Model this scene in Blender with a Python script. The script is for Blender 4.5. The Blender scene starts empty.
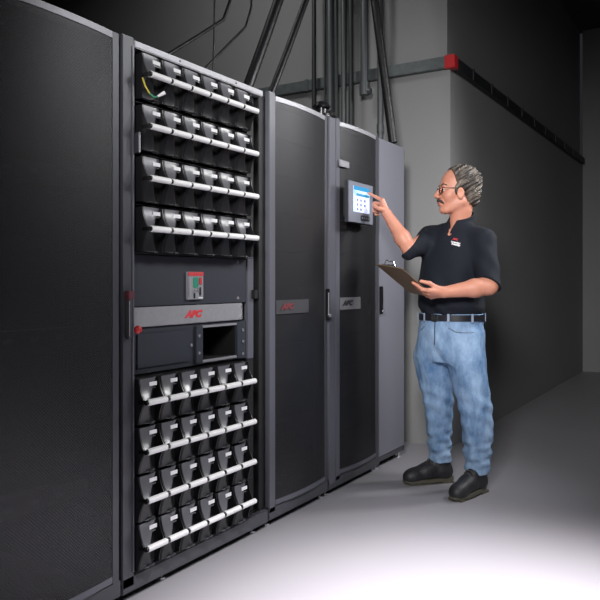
import bpy, bmesh, math, random
import numpy as np
from mathutils import Vector, Matrix
random.seed(4)
S = bpy.context.scene
COL = S.collection
PI = math.pi

# ------------------------------------------------------------------ materials
def mat(name, col, rough=.5, metal=0, spec=.5, noise=0, nscale=8, bump=0, bscale=60, emit=0, coat=0):
    m = bpy.data.materials.new(name); m.use_nodes = True
    nt = m.node_tree; b = nt.nodes['Principled BSDF']
    b.inputs['Base Color'].default_value = (*col, 1)
    b.inputs['Roughness'].default_value = rough
    b.inputs['Metallic'].default_value = metal
    b.inputs['Specular IOR Level'].default_value = spec
    b.inputs['Coat Weight'].default_value = coat
    tc = nt.nodes.new('ShaderNodeTexCoord')
    if noise:
        n = nt.nodes.new('ShaderNodeTexNoise'); n.inputs['Scale'].default_value = nscale
        n.inputs['Detail'].default_value = 5
        r = nt.nodes.new('ShaderNodeMix'); r.data_type = 'RGBA'
        r.inputs['A'].default_value = (*[c*(1-noise) for c in col], 1)
        r.inputs['B'].default_value = (*[min(1, c*(1+noise)) for c in col], 1)
        nt.links.new(tc.outputs['Object'], n.inputs['Vector'])
        nt.links.new(n.outputs['Fac'], r.inputs['Factor'])
        nt.links.new(r.outputs['Result'], b.inputs['Base Color'])
    if bump:
        n2 = nt.nodes.new('ShaderNodeTexNoise'); n2.inputs['Scale'].default_value = bscale
        n2.inputs['Detail'].default_value = 3
        bp = nt.nodes.new('ShaderNodeBump'); bp.inputs['Strength'].default_value = bump
        bp.inputs['Distance'].default_value = .01
        nt.links.new(tc.outputs['Object'], n2.inputs['Vector'])
        nt.links.new(n2.outputs['Fac'], bp.inputs['Height'])
        nt.links.new(bp.outputs['Normal'], b.inputs['Normal'])
    if emit:
        b.inputs['Emission Color'].default_value = (*col, 1)
        b.inputs['Emission Strength'].default_value = emit
    return m

M = dict(
    wall=mat('painted_wall', (.27, .27, .272), .8, noise=.06, nscale=1.5, bump=.05, bscale=120),
    ceil=mat('ceiling_paint', (.05, .05, .05), .9),
    floor=mat('polished_floor', (.31, .30, .322), .45, noise=.05, nscale=2.0),
    frame=mat('rack_frame_paint', (.06, .062, .072), .38, noise=.05, nscale=30),
    frame_lt=mat('rack_frame_paint_lit', (.105, .107, .128), .35),  # lighter copy of the frame paint for parts that catch the light
    slab=mat('grey_door_paint', (.19, .19, .225), .4),
    black=mat('matte_black', (.006, .006, .007), .6),
    blackg=mat('gloss_black', (.010, .010, .012), .25),
    inner=mat('rack_interior', (.012, .012, .014), .6),
    module=mat('module_plastic_shaded', (.014, .014, .016), .32),  # same plastic as the fascia, darkened to paint in the recess shade
    fascia=mat('module_fascia', (.115, .117, .128), .26, bump=.03, bscale=300),
    panel=mat('blank_panel_paint', (.034, .037, .048), .42, noise=.05, nscale=40),
    white=mat('white_handle_plastic', (.82, .82, .82), .35),
    label=mat('label_white', (.8, .8, .82), .5),
    silver=mat('brushed_silver', (.34, .34, .36), .42, metal=.35, noise=.12, nscale=60),
    steel=mat('screw_steel', (.75, .75, .78), .25, metal=.8),
    red=mat('red_plastic', (.50, .025, .03), .35),
    redlogo=mat('red_lettering', (.62, .04, .05), .5),
    reddark=mat('red_lettering_dark', (.5, .04, .045), .5),
    maroon=mat('maroon_lock', (.12, .035, .045), .4),
    logodim=mat('dimmed_red_lettering', (.16, .025, .03), .6),  # red dimmed in its colour, as if seen through the mesh
    stripdk=mat('dimmed_trim_strip', (.045, .045, .05), .5, noise=.2, nscale=80),
    striplt=mat('grey_trim_strip', (.13, .13, .14), .5, noise=.2, nscale=80),
    green=mat('green_plate', (.02, .22, .14), .5),
    greyplate=mat('grey_plate', (.25, .25, .27), .5),
    darktext=mat('dark_lettering', (.02, .02, .022), .5),
    pipe=mat('conduit_grey', (.10, .11, .115), .45, metal=.3),
    pipedk=mat('conduit_dark', (.03, .034, .036), .5),
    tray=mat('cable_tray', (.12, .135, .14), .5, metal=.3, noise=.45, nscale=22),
    traydk=mat('cable_tray_shaded', (.03, .034, .037), .5, metal=.3, noise=.3, nscale=14),  # shaded copy of the tray colour
    cable=mat('black_cable', (.008, .008, .009), .4, bump=.3, bscale=80),
    wireY=mat('yellow_wire', (.55, .45, .05), .5),
    wireG=mat('green_wire', (.05, .3, .15), .5),
    bezel=mat('bezel_grey', (.17, .18, .22), .4),
    bezside=mat('bezel_side', (.02, .022, .03), .4),
    lcd=mat('lcd_blue', (.42, .62, .95), .3, emit=.55),
    lcdw=mat('lcd_pale', (.62, .70, .95), .3, emit=.5),
    lcdh=mat('lcd_header', (.03, .22, .42), .3, emit=.35),
    lcdi=mat('lcd_icon', (.12, .14, .35), .3, emit=.2),
    skin=mat('skin', (.52, .225, .150), .5, noise=.13, nscale=26, bump=.12, bscale=160),
    lip=mat('lip', (.42, .13, .11), .45),
    hair=mat('grey_brown_hair', (.13, .105, .085), .55, noise=.85, nscale=22, bump=1.0, bscale=90),
    hair0=mat('grey_sideburn', (.33, .29, .26), .6, noise=.4, nscale=60, bump=.8, bscale=120),
    stache=mat('dark_moustache', (.05, .035, .03), .6, bump=.8, bscale=200),
    eyew=mat('eye_white', (.75, .72, .70), .2),
    iris=mat('iris', (.03, .02, .015), .2),
    wire=mat('spectacle_frame', (.06, .045, .04), .3, metal=.6),
    shirt=mat('black_knit', (.0055, .0075, .014), .85, spec=.3, bump=.12, bscale=500),
    leather=mat('belt_leather', (.010, .010, .014), .4),
    boot=mat('boot_leather', (.020, .0195, .023), .5, noise=.4, nscale=30, bump=.25, bscale=120),
    sole=mat('boot_sole', (.085, .08, .058), .7, noise=.2, nscale=60),
    lace=mat('boot_lace', (.07, .06, .05), .7),
    hard=mat('hardboard', (.17, .115, .07), .55, noise=.15, nscale=45),
    paper=mat('paper', (.8, .8, .78), .7),
    chrome=mat('chrome', (.8, .8, .82), .15, metal=1),
)
# eyeglass lens
def glass(name):
    m = bpy.data.materials.new(name); m.use_nodes = True
    nt = m.node_tree; b = nt.nodes['Principled BSDF']
    b.inputs['Base Color'].default_value = (1, 1, 1, 1); b.inputs['Roughness'].default_value = .02
    b.inputs['Transmission Weight'].default_value = 1; b.inputs['IOR'].default_value = 1.05
    return m
M['lens'] = glass('clear_lens')
# denim: faded blue cloth with vertical streaks and worn patches
def denim():
    m = bpy.data.materials.new('faded_denim'); m.use_nodes = True
    nt = m.node_tree; b = nt.nodes['Principled BSDF']
    b.inputs['Roughness'].default_value = .85; b.inputs['Specular IOR Level'].default_value = .2
    tc = nt.nodes.new('ShaderNodeTexCoord')
    mp = nt.nodes.new('ShaderNodeMapping'); mp.inputs['Scale'].default_value = (1, 1, .45)
    n1 = nt.nodes.new('ShaderNodeTexNoise'); n1.inputs['Scale'].default_value = 9; n1.inputs['Detail'].default_value = 7
    n1.inputs['Roughness'].default_value = .65
    r = nt.nodes.new('ShaderNodeValToRGB')
    e = r.color_ramp.elements
    e[0].position = .34; e[0].color = (.075, .155, .295, 1)
    e[1].position = .68; e[1].color = (.33, .47, .66, 1)
    n2 = nt.nodes.new('ShaderNodeTexNoise'); n2.inputs['Scale'].default_value = 55; n2.inputs['Detail'].default_value = 3
    bp = nt.nodes.new('ShaderNodeBump'); bp.inputs['Strength'].default_value = .25; bp.inputs['Distance'].default_value = .01
    L = nt.links.new
    L(tc.outputs['Object'], mp.inputs['Vector']); L(mp.outputs['Vector'], n1.inputs['Vector'])
    L(n1.outputs['Fac'], r.inputs['Fac']); L(r.outputs['Color'], b.inputs['Base Color'])
    L(tc.outputs['Object'], n2.inputs['Vector']); L(n2.outputs['Fac'], bp.inputs['Height']); L(bp.outputs['Normal'], b.inputs['Normal'])
    return m
M['denim'] = denim()
def hairmat():
    m = mat('greying_hair', (.1, .1, .1), .55, bump=1.0, bscale=90)
    nt = m.node_tree; b = nt.nodes['Principled BSDF']; L = nt.links.new
    tc = nt.nodes.new('ShaderNodeTexCoord'); mp = nt.nodes.new('ShaderNodeMapping'); mp.inputs['Scale'].default_value = (1, 1, 1); mp.inputs['Rotation'].default_value = (0, .6, 0)
    mp2 = nt.nodes.new('ShaderNodeVectorMath'); mp2.operation = 'MULTIPLY'; mp2.inputs[1].default_value = (16, 16, 42)
    n = nt.nodes.new('ShaderNodeTexNoise'); n.inputs['Scale'].default_value = 1; n.inputs['Detail'].default_value = 6
    r = nt.nodes.new('ShaderNodeValToRGB'); e = r.color_ramp.elements
    e[0].position = .47; e[0].color = (.030, .022, .017, 1); e[1].position = .74; e[1].color = (.20, .165, .13, 1)
    L(tc.outputs['Object'], mp.inputs['Vector']); L(mp.outputs['Vector'], mp2.inputs[0]); L(mp2.outputs[0], n.inputs['Vector'])
    L(n.outputs['Fac'], r.inputs['Fac']); L(r.outputs['Color'], b.inputs['Base Color'])
    return m
M['hair'] = hairmat()
M['seam'] = mat('denim_seam', (.24, .30, .40), .8)
# perforated steel: staggered round holes as transparency
def perforated(name, col, rough, thr):
    m = bpy.data.materials.new(name); m.use_nodes = True
    nt = m.node_tree; b = nt.nodes['Principled BSDF']; out = nt.nodes['Material Output']
    b.inputs['Base Color'].default_value = (*col, 1); b.inputs['Roughness'].default_value = rough
    b.inputs['Metallic'].default_value = .2
    tc = nt.nodes.new('ShaderNodeTexCoord'); sp = nt.nodes.new('ShaderNodeSeparateXYZ')
    L = nt.links.new
    L(tc.outputs['Object'], sp.inputs[0])
    def mth(op, a, bb=None):
        n = nt.nodes.new('ShaderNodeMath'); n.operation = op
        for i, v in enumerate((a, bb)):
            if v is None: continue
            if isinstance(v, (int, float)): n.inputs[i].default_value = v
            else: L(v, n.inputs[i])
        return n.outputs[0]
    ky = 2*PI/.011
    sy = mth('SINE', mth('MULTIPLY', sp.outputs['Y'], ky)); sz = mth('SINE', mth('MULTIPLY', sp.outputs['Z'], ky))
    pr = mth('MULTIPLY', sy, sz)
    hole = mth('ADD', mth('MULTIPLY', pr, .14), thr)
    tr = nt.nodes.new('ShaderNodeBsdfTransparent'); mx = nt.nodes.new('ShaderNodeMixShader')
    L(hole, mx.inputs[0]); L(b.outputs[0], mx.inputs[1]); L(tr.outputs[0], mx.inputs[2]); L(mx.outputs[0], out.inputs[0])
    return m
M['perf'] = perforated('perforated_steel', (.026, .026, .029), .42, .28)

# ------------------------------------------------------------------ mesh helpers
class MB:
    def __init__(self): self.v = []; self.f = []
    def add(self, vs, fs):
        o = len(self.v); self.v += [tuple(p) for p in vs]; self.f += [tuple(i+o for i in f) for f in fs]; return self
    def box(self, x0, x1, y0, y1, z0, z1):
        return self.add([(x, y, z) for x in (x0, x1) for y in (y0, y1) for z in (z0, z1)],
                        [(0, 1, 3, 2), (4, 6, 7, 5), (0, 4, 5, 1), (2, 3, 7, 6), (0, 2, 6, 4), (1, 5, 7, 3)])
    def tube(self, pts, r, n=10, cap=True):
        pts = [Vector(p) for p in pts]; rs = r if isinstance(r, (list, tuple)) else [r]*len(pts)
        vs = []; fs = []
        up = None
        for i, p in enumerate(pts):
            t = (pts[min(i+1, len(pts)-1)]-pts[max(i-1, 0)]).normalized()
            if up is None:
                a = Vector((0, 0, 1)) if abs(t.z) < .9 else Vector((1, 0, 0))
                up = (a - t*a.dot(t)).normalized()
            else: up = (up - t*up.dot(t)).normalized()
            s = t.cross(up)
            for k in range(n):
                a = 2*PI*k/n; vs.append(p + (up*math.cos(a)+s*math.sin(a))*rs[i])
        for i in range(len(pts)-1):
            for k in range(n):
                fs.append((i*n+k, i*n+(k+1) % n, (i+1)*n+(k+1) % n, (i+1)*n+k))
        if cap:
            fs.append(tuple(range(n-1, -1, -1))); fs.append(tuple((len(pts)-1)*n+k for k in range(n)))
        return self.add(vs, fs)
    def ball(self, c, r, sc=(1, 1, 1), n=12, m=8):
        vs = [(c[0], c[1], c[2]+r*sc[2])]; fs = []
        for j in range(1, m):
            a = PI*j/m
            for k in range(n):
                b = 2*PI*k/n
                vs.append((c[0]+r*sc[0]*math.sin(a)*math.cos(b), c[1]+r*sc[1]*math.sin(a)*math.sin(b), c[2]+r*sc[2]*math.cos(a)))
        vs.append((c[0], c[1], c[2]-r*sc[2])); last = len(vs)-1
        for k in range(n): fs.append((0, 1+k, 1+(k+1) % n)); fs.append((last, 1+(m-2)*n+(k+1) % n, 1+(m-2)*n+k))
        for j in range(m-2):
            for k in range(n):
                fs.append((1+j*n+k, 1+(j+1)*n+k, 1+(j+1)*n+(k+1) % n, 1+j*n+(k+1) % n))
        return self.add(vs, fs)
    def prism_y(self, prof, y0, y1):      # prof: list of (x, z)
        n = len(prof)
        vs = [(x, y0, z) for x, z in prof]+[(x, y1, z) for x, z in prof]
        fs = [tuple(range(n)), tuple(range(2*n-1, n-1, -1))]+[(i, i+n, (i+1) % n+n, (i+1) % n) for i in range(n)]
        return self.add(vs, fs)
    def curved(self, y0, y1, z0, z1, t, bow, ys, ye, off=0, n=24):   # slab following the door's bow
        vs = []
        for i in range(n+1):
            y = y0+(y1-y0)*i/n; s = (y-ys)/(ye-ys); x = off+bow*4*s*(1-s)
            vs += [(x, y, z0), (x, y, z1), (x-t, y, z1), (x-t, y, z0)]
        fs = []
        for i in range(n):
            a = i*4; b = a+4
            for k in range(4): fs.append((a+k, b+k, b+(k+1) % 4, a+(k+1) % 4))
        fs += [(3, 2, 1, 0), (n*4, n*4+1, n*4+2, n*4+3)]
        return self.add(vs, fs)
    def build(self, name, m, parent=None, loc=(0, 0, 0), bevel=0, smooth=False, rot=None):
        me = bpy.data.meshes.new(name); me.from_pydata(self.v, [], self.f)
        bm = bmesh.new(); bm.from_mesh(me)
        bmesh.ops.recalc_face_normals(bm, faces=bm.faces)
        if bevel:
            eds = [e for e in bm.edges if len(e.link_faces) == 2 and e.calc_face_angle(0) > .7]
            bmesh.ops.bevel(bm, geom=eds, offset=bevel, segments=2, affect='EDGES', clamp_overlap=True)
        bm.to_mesh(me); bm.free()
        if smooth:
            me.polygons.foreach_set('use_smooth', [True]*len(me.polygons))
            try: me.set_sharp_from_angle(angle=.8)
            except Exception: pass
        me.materials.append(m)
        o = bpy.data.objects.new(name, me); COL.objects.link(o)
        o.location = loc
        if rot: o.rotation_euler = rot
        if parent: o.parent = parent
        return o

def tag(o, label, cat, group=None):
    o['label'] = label; o['category'] = cat
    if group: o['group'] = group
    return o
def thing(name, label, cat, loc=(0, 0, 0), rz=0, group=None):
    o = bpy.data.objects.new(name, None); COL.objects.link(o); o.location = loc; o.rotation_euler = (0, 0, rz)
    o.empty_display_size = .1
    return tag(o, label, cat, group)
def structure(o): o['kind'] = 'structure'; return o
def copy_tree(o, parent=None):
    c = o.copy(); COL.objects.link(c); c.parent = parent
    for ch in list(o.children): copy_tree(ch, c)
    return c
def box(*a): return MB().box(*a)

def lettering(name, txt, size, m, parent, loc, shear=0, bold=0, rot=(PI/2, 0, PI/2), ext=.0006, align='CENTER', sx=1.0):
    cu = bpy.data.curves.new(name+'_c', 'FONT'); cu.body = txt; cu.size = size; cu.shear = shear
    cu.align_x = align; cu.align_y = 'CENTER'; cu.extrude = ext; cu.offset = bold
    t = bpy.data.objects.new(name+'_t', cu); COL.objects.link(t)
    dg = bpy.context.evaluated_depsgraph_get(); dg.update()
    me = bpy.data.meshes.new_from_object(t.evaluated_get(dg))
    bpy.data.objects.remove(t)
    me.materials.clear(); me.materials.append(m)
    if sx != 1: me.transform(Matrix.Diagonal((sx, 1, 1, 1)))
    o = bpy.data.objects.new(name, me); COL.objects.link(o); o.location = loc; o.rotation_euler = rot; o.parent = parent
    return o

# ------------------------------------------------------------------ the room
WY = 4.68; CX = -1.69; HT = 4.3
structure(box(-6.0, 4.5, -3.0, 9.6, -.1, 0).build('floor', M['floor']))
structure(box(-6.0, 4.5, -3.0, 9.6, HT, HT+.1).build('ceiling', M['ceil']))
structure(box(-6.0, CX, WY, WY+.15, 0, 2.68).add([], []).box(-6.0, CX-.035, WY+.035, WY+.15, 2.68, HT).build('wall_back', M['wall']))
structure(box(CX-.15, CX, WY+.15, 9.5, 0, 2.68).box(CX-.15, CX-.035, WY+.15, 9.5, 2.68, HT).build('wall_inner', M['wall']))
structure(box(-6.15, -6.0, -3.0, 9.6, 0, HT).build('wall_left', M['wall']))
structure(box(4.5, 4.65, -3.0, 9.6, 0, HT).build('wall_right', M['wall']))
structure(box(CX, 4.5, 9.5, 9.6, 0, HT).build('wall_far', M['wall']))
structure(box(-6.0, 4.5, -3.15, -3.0, 0, HT).build('wall_front', M['wall']))

# cable tray running round the pillar corner
tr = thing('wall_trunking', 'dark grey metal trunking running along the wall and round the pillar corner', 'trunking', (CX, WY, 2.585))
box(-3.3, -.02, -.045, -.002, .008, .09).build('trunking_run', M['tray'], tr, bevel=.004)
r2 = box(.002, .045, .03, 4.7, .010, .088).build('trunking_run', M['traydk'], tr, bevel=.004)  # same trunking; shade of this side is put into its darker colour
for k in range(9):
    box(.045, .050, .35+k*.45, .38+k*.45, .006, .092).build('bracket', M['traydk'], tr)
for k in range(5):
    box(-3.0+k*.62, -2.97+k*.62, -.050, -.045, .004, .094).build('bracket', M['tray'], tr)
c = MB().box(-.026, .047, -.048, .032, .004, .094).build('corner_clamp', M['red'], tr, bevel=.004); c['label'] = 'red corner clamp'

# vertical conduits in front of the back wall: (x, radius, depth off wall, bottom z, material, label)
CON = [(-2.716, .017, .10, 'pipedk', 'dark vertical conduit on the wall, leftmost of the row above the cabinets'),
       (-2.605, .008, .13, 'pipedk', 'thin dark conduit hard against the left side of a wide grey pipe'),
       (-2.560, .028, .13, 'pipe', 'widest grey pipe of the row rising behind the perforated cabinets'),
       (-2.500, .017, .15, 'pipedk', 'dark pipe directly right of the widest grey pipe'),
       (-2.455, .018, .12, 'pipe', 'narrower grey pipe between two dark pipes above the cabinets'),
       (-2.400, .018, .11, 'pipedk', 'dark pipe between the narrower grey pipe and the short capped pipe'),
       (-2.185, .020, .07, 'pipe', 'lone grey pipe dropping behind the plain grey end cabinet')]
for x, r, off, mm, lb in CON:
    t = thing('conduit', lb, 'pipe', (x, WY-off, 0), group='vertical pipes on the back wall')
    MB().tube([(0, 0, 0), (0, 0, HT)], r, 14).build('pipe_run', M[mm], t, smooth=True)
    for zz in (2.2, 3.25):
        MB().tube([(0, 0, zz), (0, 0, zz+.06)], r*1.25, 14).build('coupling', M[mm], t, smooth=True)
t = thing('conduit', 'short grey pipe that ends in a capped elbow above the trunking', 'pipe', (-2.285, WY-.12, 2.50))
MB().tube([(0, 0, .03), (0, 0, HT-2.50)], .028, 14).build('pipe_run', M['pipe'], t, smooth=True)
MB().tube([(0, 0, -.03), (0, 0, .06)], .036, 14).build('elbow', M['pipe'], t, smooth=True)
MB().tube([(0, 0, .0), (.05, 0, -.01)], .024, 14).build('elbow_outlet', M['pipe'], t, smooth=True)

# ------------------------------------------------------------------ cabinets
A = -1.85; DEP = 1.05; TOP = 2.008
def cabinet_body(name, label, Y0, Y1, sides=True):
    t = thing(name, label, 'cabinet', (A, Y0, 0)); W = Y1-Y0
    box(-DEP, -.03, 0, .02, .05, TOP-.01).build('side_panel', M['frame'], t)
    box(-DEP, -.03, W-.02, W, .05, TOP-.01).build('side_panel', M['frame'], t)
    box(-DEP, -.03, .02, W-.02, TOP-.03, TOP-.008).build('top_panel', M['frame'], t)
    box(-DEP, -DEP+.02, .02, W-.02, .05, TOP-.03).build('back_panel', M['inner'], t)
    box(-DEP+.02, -.03, .02, W-.02, .05, .07).build('base_panel', M['inner'], t)
    return t, W
def feet(t, ys):
    for y in ys:
        f = MB().tube([(-.035, y, .004), (-.035, y, .05)], .007, 10).tube([(-.035, y, 0), (-.035, y, .008)], .016, 12)
        f.build('leveling_foot', M['steel'], t, smooth=True)
def casters(t, ys):
    for y in ys:
        w = MB().tube([(-.062, y-.011, .024), (-.062, y+.011, .024)], .024, 16).build('caster', M['black'], t, smooth=True)
        MB().box(-.075, -.049, y-.016, y+.016, .03, .052).build('caster_fork', M['steel'], w)

def bow_door(t, y0, y1, rs, z0=.095, z1=2.004, bow=.016, lit_left=.055, right=.03, hinge_left=True):
    """perforated bowed door between its two posts"""
    d = MB().curved(y0, y1, z0+.02, z1-.02, .0015, bow, y0, y1, off=.002).build('perforated_door', M['perf'], t, smooth=True)
    MB().curved(y0, y1, z1-.022, z1, .012, bow, y0, y1, off=.005).build('door_rail', M['silver'], d, bevel=0)
    MB().curved(y0, y1, z0, z0+.022, .012, bow, y0, y1, off=.005).build('door_rail', M['frame_lt'], d)
    box(-.02, .004, y0-lit_left, y0, z0-.03, z1+.014).build('door_stile', M['frame_lt'], d, bevel=.003)
    box(-.02, .003, y1, y1+right, z0-.01, z1+.002).build('door_stile', M['frame'], d, bevel=.003)  # darker paint stands for shade on the stile turned away
    return d
def door_handle(d, y, z0, z1, knobm='steel', x=.014):
    h = box(x, x+.02, y-.009, y+.009, z0, z1).build('handle', M['blackg'], d, bevel=.004)
    box(x+.018, x+.022, y-.009, y-.004, z0+.03, z1-.02).build('handle_trim', M['silver'], h)
    MB().tube([(x+.02, y, z0+.025), (x+.027, y, z0+.025)], .010, 14).build('lock', M[knobm], h, smooth=True)
    return h
def base_skirt(t, y0, y1, z0=.032, z1=.092, m='frame'):
    return box(-.04, .004, y0, y1, z0, z1).build('base_skirt', M[m], t, bevel=.004)

# --- rack 0: perforated cabinet cut by the left edge
t0, W = cabinet_body('perforated_cabinet', 'black perforated cabinet at the far left beside the open battery rack', 1.17, 1.787)
d = bow_door(t0, .06, .575, 0, lit_left=.055, right=.034)
base_skirt(t0, 0, W)
feet(t0, (.08, .57)); casters(t0, (.15, .50))
for z in (.42, .95, 1.5):
    box(-.16, -.10, .06, .56, z-.03, z+.03).build('equipment_front', M['panel'], t0)
    for k in range(4):
        box(-.10, -.097, .12+.1*k, .15+.1*k, z-.008, z+.008).build('status_light', M['greyplate'], t0)

# --- rack 1: open battery rack
Y1a, Y1b = 1.792, 2.700
t1, W = cabinet_body('battery_rack', 'open black equipment rack filled with rows of white-handled battery modules', Y1a, Y1b)
o = lambda y: y-Y1a
p = box(-.05, .004, 0, .058, .05, TOP+.004).build('corner_post', M['frame'], t1, bevel=.003)
MB().box(.004, .008, .046, .054, .1, 1.98).build('post_edge', M['frame_lt'], p)
top = box(-.05, .006, .058, o(2.656), 1.978, 2.004).build('top_rail', M['silver'], t1, bevel=.003)
for y in (.30, .66): MB().tube([(.006, y, 1.991), (.008, y, 1.991)], .004, 10).build('rail_screw', M['black'], top)
base_skirt(t1, .0, W, .03, .088)
box(-.05, -.006, .06, W-.05, .088, .098).build('base_step', M['blackg'], t1)
box(-.06, -.02, o(2.655), W, .05, TOP-.01).build('corner_post', M['black'], t1, bevel=.003)  # black strip painted in for the dark gap before the next cabinet
box(-.05, -.034, o(2.585), o(2.635), .10, .79).build('mounting_rail', M['black'], t1)  # rail painted black for the shade of the handles
box(-.05, -.034, o(2.585), o(2.635), 1.25, 1.97).build('mounting_rail', M['black'], t1)  # black here also stands for shade from the handles
pr = box(-.05, -.030, o(2.585), o(2.632), .79, 1.25).build('rail_lit_part', M['frame_lt'], t1, bevel=.002)  # middle of the same rail, painted as its lit stretch
box(-.034, -.012, o(2.615), o(2.64), 1.06, 1.10).build('latch_block', M['black'], pr, bevel=.002)
box(-.05, -.036, .058, .075, .80, 1.97).build('mounting_rail', M['black'], t1)
feet(t1, (o(2.03), o(2.62))); casters(t1, (o(2.10), o(2.50)))
for z in (.094, .269, .442, .617, 1.240, 1.415, 1.599, 1.785):
    box(-.40, .005, .07, o(2.58), z, z+.003).build('shelf', M['inner'], t1)
# swing handle on its left post
h = box(.004, .022, .012, .034, .935, 1.09).build('swing_handle', M['frame'], t1, bevel=.004)
box(.004, .026, .008, .038, 1.075, 1.105).build('handle_lock', M['maroon'], h, bevel=.003)
box(.022, .024, .014, .017, .945, 1.07).build('handle_edge', M['greyplate'], h)
kb = MB().ball((.030, .050, .967), .0165, (.8, 1, .9)).build('release_knob', M['red'], t1, smooth=True); kb['label'] = 'red release knob'

# middle panels (rack-mounted, screwed in)
def screws(par, pts, x):
    for (y, z) in pts:
        MB().tube([(x, y, z), (x+.003, y, z)], .0068, 12).build('screw', M['steel'], par, smooth=True)
XP = -.034
bp = thing('breaker_panel', 'blank dark panel with a small circuit breaker switch above the silver strip', 'panel', (A+XP, 1.868, 1.045))
W2 = 2.575-1.868
box(-.001, .002, 0, W2, 0, .192).build('panel_plate', M['panel'], bp, bevel=.002)
screws(bp, [(.008, .02), (.008, .178), (W2-.06, .02), (W2-.06, .178)], .002)
bk = box(.002, .014, .300, .398, .020, .132).build('circuit_breaker', M['greyplate'], bp, bevel=.002)
box(.014, .016, .302, .396, .116, .131).build('breaker_header', M['reddark'], bk)
box(.014, .016, .332, .362, .068, .110).build('green_sign', M['green'], bk)
box(.014, .019, .368, .384, .080, .110).build('red_button', M['reddark'], bk, bevel=.002)
box(.014, .017, .306, .318, .035, .108).build('side_strip', M['silver'], bk)
MB().tube([(.014, .348, .060), (.026, .348, .060)], .009, 12).build('rotary_switch', M['steel'], bk, smooth=True)
box(.014, .016, .366, .390, .024, .029).build('white_mark', M['label'], bk)
box(.014, .018, .336, .342, .026, .046).build('lever', M['black'], bk)
box(.014, .018, .372, .378, .036, .070).build('lever', M['darktext'], bk)

sp = thing('silver_strip', 'brushed silver trim strip with red lettering across the battery rack', 'panel', (A+XP, 1.858, .969))
box(-.001, .012, 0, .680, 0, .074).build('strip_plate', M['silver'], sp, bevel=.003)
lettering('logo_lettering', 'APC', .036, M['redlogo'], sp, (.0128, .345, .037), shear=.35, bold=.0026, sx=1.35)
screws(sp, [(.668, .014), (.668, .060)], .012)

lp = thing('lower_panel', 'dark panel with a flat cover and an open dark bay below the silver strip', 'panel', (A+XP, 1.868, .797))
lo = MB().box(-.001, 0, 0, .40, 0, .168).box(-.001, 0, .40, W2, 0, .018).box(-.001, 0, .40, W2, .150, .168).box(-.001, 0, .63, W2, .018, .150)
lo.build('panel_plate', M['panel'], lp)
box(.0, .006, .03, .318, .02, .148).build('flat_cover', M['panel'], lp, bevel=.002)
by = MB().box(-.25, -.001, .40, .405, .018, .150).box(-.25, -.001, .625, .63, .018, .150).box(-.255, -.25, .40, .63, .018, .150).box(-.25, -.001, .40, .63, .013, .018).box(-.25, -.001, .40, .63, .150, .155)
bay = by.build('open_bay', M['black'], lp)
box(0, .010, .385, .645, .006, .018).build('bay_lip', M['silver'], bay, bevel=.002)
box(0, .010, .385, .645, .150, .160).build('bay_lip', M['silver'], bay, bevel=.002)
box(0, .012, .355, .398, .006, .160).build('bay_flange', M['panel'], bay, bevel=.002)
box(0, .012, .63, .66, .006, .160).build('bay_flange', M['panel'], bay, bevel=.002)
screws(lp, [(.335, .085), (.008, .015)], .002)
screws(bay, [(.372, .05), (.372, .12)], .012)
screws(lp, [(W2-.024, .02), (W2-.024, .075), (W2-.024, .125)], .002)

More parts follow.
